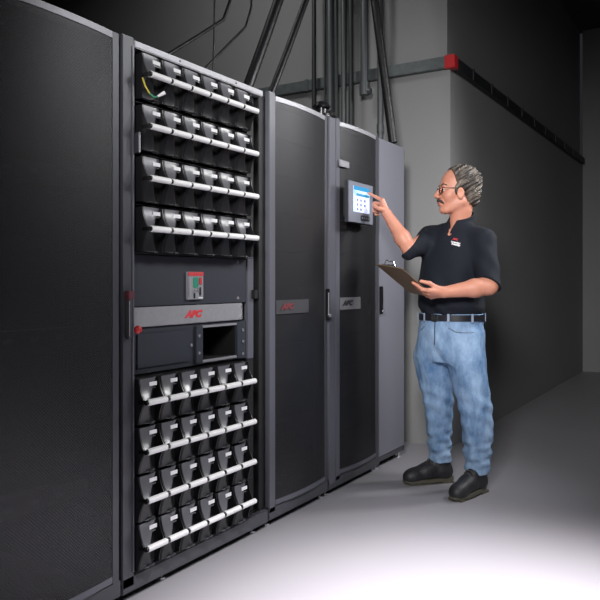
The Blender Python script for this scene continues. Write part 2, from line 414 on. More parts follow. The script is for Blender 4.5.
# battery modules ------------------------------------------------
PW = .1135
def prof(z):           # how far the front reaches out at height z above the handle axis
    k = 1-min(1, abs(z)/.086); return .004+.030*k**2.0
def build_module():
    t = thing('battery_module', '', 'battery', (0, 0, 0))
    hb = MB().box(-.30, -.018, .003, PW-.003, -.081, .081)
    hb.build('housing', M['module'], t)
    zz = [-.0815+.163*i/28 for i in range(29)]
    pf = [(prof(z), z) for z in zz]+[(-.018, .0815), (-.018, -.0815)]
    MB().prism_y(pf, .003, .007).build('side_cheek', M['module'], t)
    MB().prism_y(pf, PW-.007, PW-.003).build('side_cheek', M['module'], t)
    # grey tapering tongue above the handle
    def tongue(sgn, tip, wide, z_in):
        vs = []; fs = []; n = 14; mcols = 6
        for i in range(n+1):
            f = i/n; az = .081*(1-f)+z_in*f
            yl = .0072; yr = yl+wide*(1-f**1.25)+tip*f**1.25
            for j in range(mcols+1):
                g = j/mcols
                rim = -.014*max(0, (g-.7)/.3)**2
                x = prof(az)+.0015+rim
                vs.append((x, yl+(yr-yl)*g, sgn*az))
        for i in range(n):
            for j in range(mcols):
                a = i*(mcols+1)+j; fs.append((a, a+1, a+mcols+2, a+mcols+1))
        m2 = MB().add(vs, fs)
        nb = len(vs); back = [(x-.003, y, z) for x, y, z in vs]
        m2.add(back, [tuple(reversed(f)) for f in fs])
        rng = [(i*(mcols+1), (i+1)*(mcols+1)) for i in range(n)]+[((i+1)*(mcols+1)+mcols, i*(mcols+1)+mcols) for i in range(n)]
        rng += [(j+1, j) for j in range(mcols)]+[(n*(mcols+1)+j, n*(mcols+1)+j+1) for j in range(mcols)]
        m2.f += [(a, b, b+nb, a+nb) for a, b in rng]
        return m2
    fa = tongue(1, .036, .098, .006).build('fascia', M['fascia'], t, smooth=True)
    MB().box(prof(.062)+.0015, prof(.062)+.0042, .052, .090, .052, .066).build('label_sticker', M['label'], fa)
    MB().box(prof(.048)+.0010, prof(.048)+.0032, .052, .0815, .0435, .0465).build('label_line', M['fascia'], fa)
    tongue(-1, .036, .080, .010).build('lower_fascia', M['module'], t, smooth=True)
    MB().tube([(-.01, PW-.012, .052), (.002, PW-.012, .052)], .0065, 10).build('latch', M['blackg'], t, smooth=True)
    vs = []
    lip = MB()
    pts = [(-.01, .020), (.008, .030), (.014, .045), (.014, .068), (.008, .083), (-.01, .093)]
    n = len(pts)
    lip.add([(x, y, -.0815) for x, y in pts]+[(x, y, -.080) for x, y in pts], [tuple(range(n)), tuple(range(2*n-1, n-1, -1))]+[(i, (i+1) % n, (i+1) % n+n, i+n) for i in range(n)])
    lp_ = lip.build('pull_lip', M['fascia'], t)
    MB().tube([(.0135, .050, -.082), (.0150, .066, -.082)], .0042, 8).build('lip_slot', M['black'], lp_)
    h = MB().tube([(.040, .0095, 0), (.040, PW-.0065, 0)], .0115, 18).build('handle', M['white'], t, smooth=True); h['label'] = 'white tubular handle'
    for y in (.0025, PW-.0065):
        MB().tube([(.040, y, 0), (.040, y+.007, 0)], .0090, 14).build('handle_collar', M['blackg'], h, smooth=True)
    for y in (.003, PW-.007):
        MB().box(.004, .040, y, y+.004, -.007, .007).build('handle_arm', M['blackg'], h)
    return t
proto = build_module()
RZ = [1.880, 1.694, 1.508, 1.327, .707, .531, .357, .186]
ORD = ['first', 'second', 'third', 'fourth', 'fifth', 'last']
ROWN = ['topmost row', 'second row from top', 'third row from top', 'row just above the breaker panel',
        'row just below the open bay', 'third row from bottom', 'second row from bottom', 'bottom row']
first = True
for r, z in enumerate(RZ):
    for k in range(6):
        m = proto if first else copy_tree(proto); first = False
        m.location = (A+.020, (1.866 if r < 4 else 1.848)+k*PW*.988, z)
        pos = ('leftmost', 'second from left', 'third from left', 'third from right', 'second from right', 'rightmost')[k]
        m['label'] = 'black battery module with white handle, %s in %s' % (pos, ROWN[r])
        m['group'] = 'battery modules in the open rack'
# earth wire and small connector at the left of the top rows
w = thing('earth_wire', 'yellow and green striped wire with a pale connector hanging beside the top left module', 'wire', (A+.034, 1.852, 1.78))
wp = [(.004, .004, .085), (.012, .010, .055), (.022, .022, .030), (.032, .034, .018), (.040, .044, .022)]
MB().tube(wp[:3], .0032, 8).build('yellow_strand', M['wireY'], w, smooth=True)
MB().tube(wp[2:], .0032, 8).build('green_strand', M['wireG'], w, smooth=True)
MB().tube([(.040, .044, .022), (.052, .058, .034), (.056, .063, .038)], [.004, .0065, .007], 10).build('connector', M['label'], w, smooth=True)
w = thing('terminal_block', 'small grey terminal block at the left end of the second module row', 'connector', (A-.02, 1.850, 1.60))
box(0, .045, .0, .010, .0, .072).build('block_body', M['panel'], w, bevel=.002)
box(.045, .049, .0, .006, .0, .072).build('metal_edge', M['silver'], w)

# --- rack 2: perforated power cabinet
def power_cab(name, label, Y0, Y1, ya, yb, logo_y, logo_m, ll, sl, sm, lx, sl2):
    t, W = cabinet_body(name, label, Y0, Y1)
    d = bow_door(t, ya-Y0, yb-Y0, 0, lit_left=ll, right=Y1-yb-.006)
    base_skirt(t, 0, W)
    # modules behind the perforated door
    zs = [.12, .30, .48, .66, .84, 1.12, 1.30, 1.48, 1.66, 1.84]
    for i, z in enumerate(zs):
        e = box(-.20, -.06, ya-Y0+.01, yb-Y0-.01, z, z+.16).build('equipment_front', M['inner'], t)
        rnd = random.Random(i*7+int(Y0*10))
        for k in range(5):
            y = ya-Y0+.05+rnd.random()*.30; zz = z+.03+rnd.random()*.09
            MB().box(-.06, -.054, y, y+.012+.02*rnd.random(), zz, zz+.006).build('vent_slot', M['greyplate'], e)
    b = MB().curved(ya-Y0+.002, ya-Y0+sl, .984, 1.050, .004, .016, ya-Y0, yb-Y0, off=.007, n=12).build('trim_strip', M[sm], d, smooth=True)  # sits on the mesh; dimming behind it is painted into strip and lettering
    lettering('logo_lettering', 'APC', .036, M[logo_m], b, (lx, logo_y, 1.018), shear=.35, bold=.0024, sx=1.3, rot=(PI/2, 0, PI/2-sl2))
    return t, d
t2, d2 = power_cab('perforated_cabinet', 'black cabinet with bowed perforated door next to the open battery rack', 2.704, 3.256, 2.760, 3.222, .135, 'logodim', .052, .27, 'stripdk', .0195, .075)
feet(t2, (.03, .53)); casters(t2, (.09, .46))
t3, d3 = power_cab('perforated_cabinet', 'black cabinet with perforated door carrying the blue touch screen', 3.262, 3.884, 3.388, 3.832, .192, 'darktext', .045, .21, 'striplt', .0165, .10)
box(-.03, .006, .004, .074, .06, 2.012).build('corner_post', M['frame_lt'], t3, bevel=.003)
feet(t3, (.03, .60)); casters(t3, (.09, .53))
door_handle(d2, 3.238-2.704, .935, 1.10, x=.003)
# small label plate high on door of rack 3
pl = box(.012, .020, .100, .205, 1.760, 1.795).build('name_plate', M['greyplate'], d3, bevel=.001)
for k in range(5):
    box(.0200, .0206, .108+k*.019, .120+k*.019, 1.768, 1.786).build('plate_mark', M['silver'], pl)

# touch screen on rack 3's door
ts = thing('touch_screen', 'grey touch screen panel with lit blue display on the perforated door', 'screen', (A+.024, 3.345, 1.455))
box(-.003, .034, .05, .25, .04, .19).build('screen_mount', M['black'], ts)
box(.030, .052, 0, .296, 0, .225).build('screen_casing', M['bezside'], ts, bevel=.004)
bz = box(.050, .056, .0, .296, 0, .225).build('bezel', M['bezel'], ts, bevel=.003)
ld = box(.056, .058, .055, .245, .060, .200).build('display', M['lcdw'], ts)
box(.058, .0586, .055, .245, .178, .200).build('header_bar', M['lcdh'], ld)
box(.058, .0586, .055, .245, .155, .176).build('title_area', M['lcd'], ld)
box(.058, .0590, .085, .240, .148, .162).build('dark_field', M['lcdh'], ld)
box(.058, .0586, .055, .082, .060, .178).build('side_menu', M['lcd'], ld)
for zz in (.070, .095, .120):
    for yy in (.092, .132, .178):
        if yy > .17 and zz < .08: continue
        box(.0586, .0592, yy, yy+.016, zz, zz+.012).build('icon', M['lcdi'], ld)
box(.056, .059, .140, .245, .018, .045).build('button_strip', M['bezside'], bz, bevel=.002)
for k in range(4): box(.059, .0595, .150+k*.024, .164+k*.024, .026, .037).build('button_mark', M['bezel'], bz)

# --- rack 4: plain grey end cabinet
t4, W = cabinet_body('end_cabinet', 'plain grey end cabinet with flat door behind the pointing hand', 3.888, 4.280)
dd = box(-.028, -.002, .004, W-.010, .075, 2.004).build('flat_door', M['slab'], t4, bevel=.003)
h = box(-.002, .018, .004, .024, .940, 1.108).build('handle', M['blackg'], dd, bevel=.004)
MB().tube([(.018, .018, .958), (.026, .018, .958)], .010, 14).build('lock', M['steel'], h, smooth=True)
box(-.035, -.006, W-.010, W, .05, TOP-.01).build('edge_trim', M['frame'], t4)
box(-.04, -.006, .0, W, .045, .072).build('base_skirt', M['frame'], t4)
feet(t4, (.02, .365)); casters(t4, (.08, .31))

# cable gland with hose on top of the cabinets
g = thing('cable_gland', 'black round cable gland on top of the cabinets between the perforated doors', 'fitting', (A-.06, 3.30, 2.012))
MB().tube([(0, 0, 0), (0, 0, .02), (0, 0, .021), (0, 0, .055)], [.05, .05, .028, .028], 18).build('gland_base', M['blackg'], g, smooth=True)
MB().tube([(0, 0, .055), (0, 0, .062), (0, 0, .085)], [.045, .05, .035], 18).build('gland_cap', M['blackg'], g, smooth=True)
MB().tube([(.01, .03, .02), (0, .10, .045), (-.01, .17, .03), (-.02, .23, .0)], .020, 12).build('hose', M['cable'], g, smooth=True)

def hung_cable(label, pts, r):
    tg = MB()
    P = [Vector(p) for p in pts]; out = []
    for i in range(len(P)-1):
        for k in range(8): out.append(P[i].lerp(P[i+1], k/8))
    out.append(P[-1])
    for i, q in enumerate(out):
        s = i/(len(out)-1); out[i] = q+Vector((0, .02*math.sin(s*PI), 0))
    root = P[0].copy()
    ob = tg.tube([q-root for q in out], r, 14).build('overhead_cable', M['cable'], None, loc=root, smooth=True)
    return tag(ob, label, 'cable', 'cables dropping to the cabinet tops')
def up(a, b, zt=2.95):      # slant through b, then straight up to the ceiling
    a = Vector(a); b = Vector(b); c = a+(b-a)*((zt-a.z)/(b.z-a.z)); m = c+(b-a).normalized()*.08; m.z = c.z+.12
    return [a, b, c, m, Vector((m.x, m.y, HT))]
hung_cable('thick black cable dropping to the top of the plain grey end cabinet', up((-1.90, 4.2, 2.03), (-2.000, 4.2, 2.72), 3.6), .028)
hung_cable('thick black cable leaning over the right end of the open battery rack', up((-2.15, 2.90, 2.03), (-2.15, 3.095, 2.418)), .027)
hung_cable('black cable rising from the left corner of the first bowed perforated door cabinet', up((-2.15, 3.10, 2.03), (-2.15, 3.32, 2.427)), .019)
hung_cable('thin black cable rising from the left half of the battery rack top', up((-2.15, 2.20, 2.03), (-2.15, 2.494, 2.244), 2.42), .008)
hung_cable('thin black cable slanting up from the middle of the battery rack top', up((-2.15, 2.49, 2.03), (-2.15, 2.809, 2.335), 2.44), .006)
hung_cable('thin black cable hanging straight down onto the middle of the battery rack', up((-2.15, 2.668, 2.03), (-2.15, 2.670, 2.3)), .005)


# ------------------------------------------------------------------ person (signed-distance sculpting)
class Field:
    def __init__(s, lo, hi, h):
        s.lo = np.array(lo, np.float32); s.h = h
        s.n = np.ceil((np.array(hi)-np.array(lo))/h).astype(int)+1
        s.D = np.full(tuple(s.n), 1.0, np.float32)
    def block(s, lo, hi, pad):
        a = np.maximum(((np.array(lo)-pad-s.lo)/s.h).astype(int), 0)
        b = np.minimum(((np.array(hi)+pad-s.lo)/s.h).astype(int)+2, s.n)
        sl = tuple(slice(int(i), int(j)) for i, j in zip(a, b))
        ax = [s.lo[k]+s.h*np.arange(a[k], b[k], dtype=np.float32) for k in range(3)]
        return sl, np.meshgrid(*ax, indexing='ij')
    def put(s, f, lo, hi, k=.01, op='u'):
        sl, (X, Y, Z) = s.block(lo, hi, k*1.5+.02)
        if X.size == 0: return
        d = f(X, Y, Z).astype(np.float32); D = s.D[sl]
        if op == 'u':
            h = np.maximum(k-np.abs(D-d), 0)/k; s.D[sl] = np.minimum(D, d)-h*h*k*.25
        elif op == 's':
            d = -d; h = np.maximum(k-np.abs(D-d), 0)/k; s.D[sl] = np.maximum(D, d)+h*h*k*.25
    def cone(s, a, b, ra, rb, k=.01, op='u', clip=None, sq=None):
        a = np.array(a, float); b = np.array(b, float); ab = b-a; L2 = max(1e-9, float(ab@ab))
        def f(X, Y, Z):
            t = np.clip(((X-a[0])*ab[0]+(Y-a[1])*ab[1]+(Z-a[2])*ab[2])/L2, 0, 1)
            d = np.sqrt((X-a[0]-t*ab[0])**2+(Y-a[1]-t*ab[1])**2+(Z-a[2]-t*ab[2])**2)-(ra+t*(rb-ra))
            if clip is not None:
                p0, nn = clip; d = np.maximum(d, (X-p0[0])*nn[0]+(Y-p0[1])*nn[1]+(Z-p0[2])*nn[2])
            return d
        r = max(ra, rb)
        s.put(f, np.minimum(a, b)-r, np.maximum(a, b)+r, k, op)
    def chain(s, pts, rs, k=.01):
        for i in range(len(pts)-1): s.cone(pts[i], pts[i+1], rs[i], rs[i+1], k)
    def ell(s, c, r, R=None, k=.01, op='u'):
        c = np.array(c, float); r = np.array(r, float); R = np.eye(3) if R is None else R   # rows = local axes
        def f(X, Y, Z):
            x, y, z = X-c[0], Y-c[1], Z-c[2]
            q = [R[i][0]*x+R[i][1]*y+R[i][2]*z for i in range(3)]
            k0 = np.sqrt(sum((q[i]/r[i])**2 for i in range(3))); k1 = np.sqrt(sum((q[i]/r[i]**2)**2 for i in range(3)))
            return k0*(k0-1)/np.maximum(k1, 1e-6)
        m = float(max(r)); s.put(f, c-m, c+m, k, op)
    def loft(s, rows, k=.02, z0=None, z1=None, fold=None):
        """rows: (z, halfwidth, halfdepth, cu, cd, phi) ellipses stacked upward"""
        R = np.array(rows, float); zz = R[:, 0]
        lo = (R[:, 3].min()-.25, R[:, 4].min()-.25, zz[0] if z0 is None else z0); hi = (R[:, 3].max()+.25, R[:, 4].max()+.25, zz[-1] if z1 is None else z1)
        def f(X, Y, Z):
            a, b, cu, cd, ph = [np.interp(Z, zz, R[:, i]) for i in range(1, 6)]
            x, y = X-cu, Y-cd; co, si = np.cos(ph), np.sin(ph)
            p = (x*co-y*si)/a; q = (x*si+y*co)/b
            e = np.sqrt(p*p+q*q)+1e-6
            d = (e-1)*np.minimum(a, b)*.92
            if fold is not None: d = d+fold(X, Y, Z)
            return np.maximum(np.maximum(d, lo[2]-Z), Z-hi[2])
        s.put(f, lo, hi, k)
    def mesh(s):
        D = s.D; h = s.h
        pad = [D[:-1, :-1, :-1], D[1:, :-1, :-1], D[:-1, 1:, :-1], D[1:, 1:, :-1], D[:-1, :-1, 1:], D[1:, :-1, 1:], D[:-1, 1:, 1:], D[1:, 1:, 1:]]
        neg = D < 0
        cnt = sum(n_.astype(np.int8) for n_ in [neg[:-1, :-1, :-1], neg[1:, :-1, :-1], neg[:-1, 1:, :-1], neg[1:, 1:, :-1], neg[:-1, :-1, 1:], neg[1:, :-1, 1:], neg[:-1, 1:, 1:], neg[1:, 1:, 1:]])
        mask = (cnt > 0) & (cnt < 8)
        I = np.argwhere(mask)
        cv = np.stack([p_[mask] for p_ in pad], 1)
        corner = np.array([(i & 1, i >> 1 & 1, i >> 2 & 1) for i in range(8)], np.float32)
        acc = np.zeros((len(I), 3)); num = np.zeros(len(I))
        for a in range(8):
            for bit in (1, 2, 4):
                if a & bit: continue
                b = a | bit; va, vb = cv[:, a], cv[:, b]; cr = (va < 0) != (vb < 0)
                t = np.where(cr, va/np.where(cr, va-vb, 1), 0)
                pt = corner[a]+(corner[b]-corner[a])*t[:, None]
                acc += pt*cr[:, None]; num += cr
        V = (I+acc/num[:, None])*h+s.lo
        idx = np.full(mask.shape, -1, np.int64); idx[mask] = np.arange(len(I))
        F = []
        for ax in range(3):
            o1, o2 = [(1, 2), (2, 0), (0, 1)][ax]
            sl0 = [slice(1, -1)]*3; sl0[ax] = slice(0, -1)
            sl1 = [slice(1, -1)]*3; sl1[ax] = slice(1, None)
            n0 = neg[tuple(sl0)]; n1 = neg[tuple(sl1)]; cr = n0 != n1
            P = np.argwhere(cr)
            base = P.copy(); base[:, o1] += 1; base[:, o2] += 1
            flip = n1[cr]
            def g(d1, d2):
                q = base.copy(); q[:, o1] -= d1; q[:, o2] -= d2
                return idx[q[:, 0], q[:, 1], q[:, 2]]
            Q = np.stack([g(1, 1), g(0, 1), g(0, 0), g(1, 0)], 1)
            Q[flip] = Q[flip][:, ::-1]
            F.append(Q)
        F = np.concatenate(F); F = F[(F >= 0).all(1)]
        return V, F
    def build(s, name, m, parent, relax=0):
        V, F = s.mesh()
        for _ in range(relax):
            acc = np.zeros_like(V); c = np.zeros(len(V))
            for a, b in ((0, 1), (1, 2), (2, 3), (3, 0)):
                np.add.at(acc, F[:, a], V[F[:, b]]); np.add.at(acc, F[:, b], V[F[:, a]])
                np.add.at(c, F[:, a], 1); np.add.at(c, F[:, b], 1)
            V = V*.5+.5*acc/np.maximum(c, 1)[:, None]
        me = bpy.data.meshes.new(name); me.from_pydata(V.tolist(), [], F.tolist())
        me.polygons.foreach_set('use_smooth', [True]*len(me.polygons)); me.materials.append(m)
        o_ = bpy.data.objects.new(name, me); COL.objects.link(o_); o_.parent = parent
        return o_

TH = math.radians(31.8)
def W_(u, w): return (u*math.cos(TH)-w*math.sin(TH), u*math.sin(TH)+w*math.cos(TH))
bx, by_ = W_(.8134, 3.85)
P = thing('person', 'man in dark polo shirt, jeans and boots pointing at the touch screen', 'person', (bx, by_, 0), TH)

def rad(d_): return math.radians(d_)
def frame(phi, pitch=0):     # rows: forward, left, up (body-local -> person space)
    f = np.array([-math.sin(phi), -math.cos(phi), 0.]); l = np.array([math.cos(phi), -math.sin(phi), 0.])
    u = np.array([0, 0, 1.])
    f2 = f*math.cos(pitch)+u*math.sin(pitch); u2 = u*math.cos(pitch)-f*math.sin(pitch)
    return np.array([f2, l, u2])
HC = np.array([.050, .030, 1.632]); HR = frame(rad(85), rad(2)); HS = 1.07
def hp(x, y, z): return HC+HS*(HR[0]*x+HR[1]*y+HR[2]*z)
RS = np.array([-.090, .160, 1.375]); LS = np.array([.170, -.068, 1.350])
RE = np.array([-.222, -.030, 1.310]); LE = np.array([.160, -.188, 1.115])
RW = np.array([-.3355, .050, 1.508]); LW = np.array([-.070, -.205, 1.083])
PH = 45

# clipboard geometry in person space (shared by hand and board)
BB = np.array([-.303, -.299, 1.200]); BE1 = np.array([.66061, .56909, -.48962]); BE2 = np.array([-.58395, .79940, .14127]); BN = np.cross(BE1, BE2); BN /= np.linalg.norm(BN)
if BN[2] > 0: BN = -BN
def under(p, off):     # move p so it touches the underside of the board (off>0) or the top (off<0)
    p = np.array(p, float); return p-BN*(float((p-BB)@BN)-off)

body = Field((-.47, -.34, .03), (.30, .30, 1.80), .0035)
# torso core, legs under the clothes
body.loft([(.86, .14, .115, .018, .05, rad(45)), (1.0, .15, .12, .015, .045, rad(45)), (1.2, .15, .11, .025, .05, rad(43)), (1.36, .14, .09, .04, .05, rad(40)), (1.42, .08, .07, .055, .045, rad(40))], k=.03)
body.chain([(-.055, .10, .88), (-.040, .13, .50), (-.016, .18, .08)], [.085, .052, .036], .03)
body.chain([(.085, -.01, .88), (.1208, -.06, .50), (.144, -.01, .08)], [.085, .052, .036], .03)
# neck
body.cone((.062, .050, 1.40), hp(-.018, 0, -.05), .058, .052, .03)
body.cone(hp(-.022, 0, -.09), hp(-.03, 0, .0), .052, .052, .03)
# arms
body.chain([RS, RE], [.050, .040], .02)
mid = RE*.68+RW*.32
body.chain([RE, mid, RW], [.039, .042, .0265], .02)
body.chain([LS, LE], [.052, .045], .02)
mid = LE*.68+LW*.32+np.array([0, 0, -.002])
body.chain([LE, mid, LW], [.045, .046, .029], .02)
# right hand: index out to the screen, the others curled, thumb against them
Ri = np.array([-.3602, .050, 1.5822]); Rm = np.array([-.3637, .070, 1.5649]); Rr = np.array([-.3640, .089, 1.549]); Rp = np.array([-.361, .104, 1.531])
for q, rr in ((Ri, .014), (Rm, .0145), (Rr, .0135), (Rp, .012)): body.cone(RW, q, .020, rr, .012)
body.chain([Ri, (-.3933, .075, 1.6044), (-.4141, .088, 1.617), (-.4330, .100, 1.6279)], [.0105, .009, .008, .0068], .003)
body.chain([Rm, (-.4005, .088, 1.5723), (-.4010, .092, 1.5480), (-.3840, .086, 1.5388)], [.0105, .0095, .0085, .0075], .003)
body.chain([Rr, (-.4019, .108, 1.5515), (-.3990, .110, 1.528), (-.3803, .098, 1.5231)], [.010, .009, .008, .007], .003)
body.chain([Rp, (-.3953, .121, 1.5302), (-.3900, .121, 1.512), (-.3739, .110, 1.5100)], [.009, .008, .007, .0065], .003)
body.chain([(-.3480, .040, 1.526), (-.3800, .030, 1.5350), (-.4000, .045, 1.5480), (-.4100, .065, 1.5590)], [.014, .0115, .0100, .0078], .006)
# left hand: four fingers under the board, thumb on top of it
Lk = [np.array(q) for q in ((-.160, -.248, 1.092), (-.156, -.226, 1.078), (-.148, -.204, 1.066), (-.136, -.184, 1.056))]
for q, rr in zip(Lk, (.0135, .014, .013, .0115)): body.cone(LW, q, .022, rr, .012)
Lt = [(-.2351, -.205, 1.1297), (-.226, -.180, 1.108), (-.211, -.158, 1.092), (-.190, -.142, 1.076)]
for q, tip, rr in zip(Lk, Lt, (.0102, .0105, .0098, .0086)):
    q2 = under(q+(np.array(tip)-q)*.36, .024); q3 = under(q+(np.array(tip)-q)*.70, .013); q4 = under(np.array(tip), .0085)
    body.chain([q, q2, q3, q4], [rr*1.08, rr, rr*.9, rr*.78], .003)
th1 = np.array([-.118, -.225, 1.105]); th2 = under((-.155, -.232, 1.125), -.022); th3 = under((-.195, -.225, 1.14), -.012)
body.chain([LW+np.array([-.010, -.01, .012]), th1, th2, th3], [.0175, .014, .0112, .0088], .006)
# head
H = body
def he(c, r, k=.01, op='u'): H.ell(hp(*c), np.array(r)*HS, HR, k, op)
def hc(a, b, ra, rb, k=.01, op='u'): H.cone(hp(*a), hp(*b), ra*HS, rb*HS, k, op)
he((-.012, 0, .040), (.098, .076, .086), .02)
he((.030, 0, -.015), (.062, .062, .088), .025)
hc((-.005, .050, -.062), (.060, .018, -.098), .020, .020, .025)
hc((-.005, -.050, -.062), (.060, -.018, -.098), .020, .020, .025)
he((.072, 0, -.100), (.020, .024, .018), .018)
hc((.079, .030, .020), (.079, -.030, .020), .013, .013, .012)
hc((.088, 0, .012), (.113, 0, -.030), .0085, .0120, .010)
he((.104, .012, -.036), (.012, .008, .008), .007); he((.104, -.012, -.036), (.012, .008, .008), .007)
he((.058, .036, -.030), (.024, .022, .024), .02); he((.058, -.036, -.030), (.024, .022, .024), .02)
he((.084, 0, -.060), (.016, .026, .016), .012)
he((.093, 0, -.064), (.009, .021, .006), .005); he((.090, 0, -.076), (.010, .020, .007), .005)
for sg in (1, -1):
    he((.094, sg*.031, .000), (.016, .017, .011), .010, 's')
    he((.074, sg*.030, .000), (.0135, .0145, .0125), .004)
    he((.010, sg*.079, -.022), (.019, .009, .031), .008)
    he((.013, sg*.088, -.018), (.010, .006, .018), .005, 's')
bo = body.build('body', M['skin'], P)

# eyes, lips, brows, moustache, hair
for sg in (1, -1):
    e = MB().ball((0, 0, 0), .0125*HS, n=14, m=10).build('eye', M['eyew'], P, smooth=True); e.location = hp(.0765, sg*.030, 0)
    c_ = hp(.0885, sg*.030, -.0005); ir = MB().ball((0, 0, 0), .0052, n=10, m=8).build('iris', M['iris'], e, smooth=True); ir.location = Vector(c_)-e.location
lf = Field(hp(.10, 0, -.070)-.06, hp(.10, 0, -.070)+.06, .002)
lf.ell(hp(.0955, 0, -.0655), np.array((.008, .020, .0045))*HS, HR, .002); lf.ell(hp(.093, 0, -.0755), np.array((.0085, .019, .0055))*HS, HR, .002)
lf.build('lips', M['lip'], P)
mf = Field(hp(.095, 0, -.056)-.06, hp(.095, 0, -.056)+.06, .002)
for sg in (1, -1):
    mf.cone(hp(.1015, sg*.004, -.0525), hp(.092, sg*.024, -.060), .0078, .0068, .006); mf.cone(hp(.092, sg*.024, -.060), hp(.083, sg*.031, -.069), .0068, .004, .004)
mf.build('moustache', M['stache'], P)
for sg in (1, -1):
    bf = Field(hp(.09, sg*.03, .02)-.05, hp(.09, sg*.03, .02)+.05, .002)
    bf.cone(hp(.0915, sg*.014, .020), hp(.0880, sg*.034, .026), .0048, .0046, .004); bf.cone(hp(.0880, sg*.034, .026), hp(.074, sg*.050, .021), .0046, .003, .004)
    bf.build('eyebrow', M['stache'], P)
hf = Field(HC-.20, HC+.20, .003)
def hairshell(X, Y, Z):
    x, y, z = X-HC[0], Y-HC[1], Z-HC[2]
    q = [(HR[i][0]*x+HR[i][1]*y+HR[i][2]*z)/HS for i in range(3)]
    def E(c, r):
        k0 = np.sqrt(sum(((q[i]-c[i])/r[i])**2 for i in range(3))); k1 = np.sqrt(sum(((q[i]-c[i])/r[i]**2)**2 for i in range(3)))
        return k0*(k0-1)/np.maximum(k1, 1e-6)
    d = np.minimum(E((-.020, 0, .045), (.103, .086, .091)), E((-.052, 0, -.005), (.068, .073, .085)))
    d = d+.0030*np.sin(q[0]*150+q[2]*90+3*np.sin(q[1]*60))*np.sin(q[1]*130+q[2]*70)+.0022*np.sin(q[2]*260+q[0]*180)
    # hairline: forehead in front, around the ears, nape below
    fl = q[0]-(.028+.26*np.maximum(0, q[2]-.025)+.0*q[1])
    fl = np.maximum(fl, np.where(q[2] < .004, q[0]+.006-.05*q[2], -1))
    lowc = (-.082-.1*(q[0]+.03))-q[2]
    return np.maximum(np.maximum(d, fl), lowc)*HS
hf.put(hairshell, HC-.19, HC+.19, .006)
hf.ell(hp(.010, .080, -.020), np.array((.023, .020, .034))*HS, HR, .004, 's'); hf.ell(hp(.010, -.080, -.020), np.array((.023, .020, .034))*HS, HR, .004, 's')
hf.ell(hp(.030, .071, -.002), np.array((.009, .007, .026))*HS, HR, .010); hf.ell(hp(.030, -.071, -.002), np.array((.009, .007, .026))*HS, HR, .010)
hf.build('hair', M['hair'], P)

# spectacles
gl = bpy.data.objects.new('spectacles', None); COL.objects.link(gl); gl.parent = P; gl.location = hp(.103, 0, .002)
g0 = Vector(gl.location)
def rel(v): return tuple(Vector(v)-g0)
fr = MB()
for sg in (1, -1):
    ring = []
    for k in range(21):
        a = 2*PI*k/20; ring.append(rel(hp(.1035-.010*(abs(.031+.021*math.cos(a))/.05)**2, sg*(.031+.021*math.cos(a)), -.004+.0155*math.sin(a))))
    fr.tube(ring, .0014, 6)
fr.tube([rel(hp(.103, .010, .001)), rel(hp(.107, 0, .004)), rel(hp(.103, -.010, .001))], .0015, 6)
fr.build('rims', M['wire'], gl, smooth=True)
for sg in (1, -1):
    MB().tube([rel(hp(.095, sg*.052, .004)), rel(hp(.084, sg*.070, .005)), rel(hp(.03, sg*.078, .006)), rel(hp(.008, sg*.084, .012)), rel(hp(-.010, sg*.084, -.004))], .0015, 6).build('temple_arm', M['wire'], gl, smooth=True)
    ln = MB()
    cen = hp(.0995, sg*.031, -.004)
    vs = [rel(cen)]+[rel(hp(.1035-.010*(abs(.031+.020*math.cos(2*PI*k/20))/.05)**2, sg*(.031+.020*math.cos(2*PI*k/20)), -.004+.0148*math.sin(2*PI*k/20))) for k in range(20)]
    n_ = len(vs); off = Vector(HR[0])*.0012
    bk_ = [tuple(Vector(v)-off) for v in vs]
    ln.add(vs+bk_, [(0, 1+k, 1+(k+1) % 20) for k in range(20)]+[(n_, n_+1+(k+1) % 20, n_+1+k) for k in range(20)]+[(1+k, n_+1+k, n_+1+(k+1) % 20, 1+(k+1) % 20) for k in range(20)])
    ln.build('lens', M['lens'], gl)

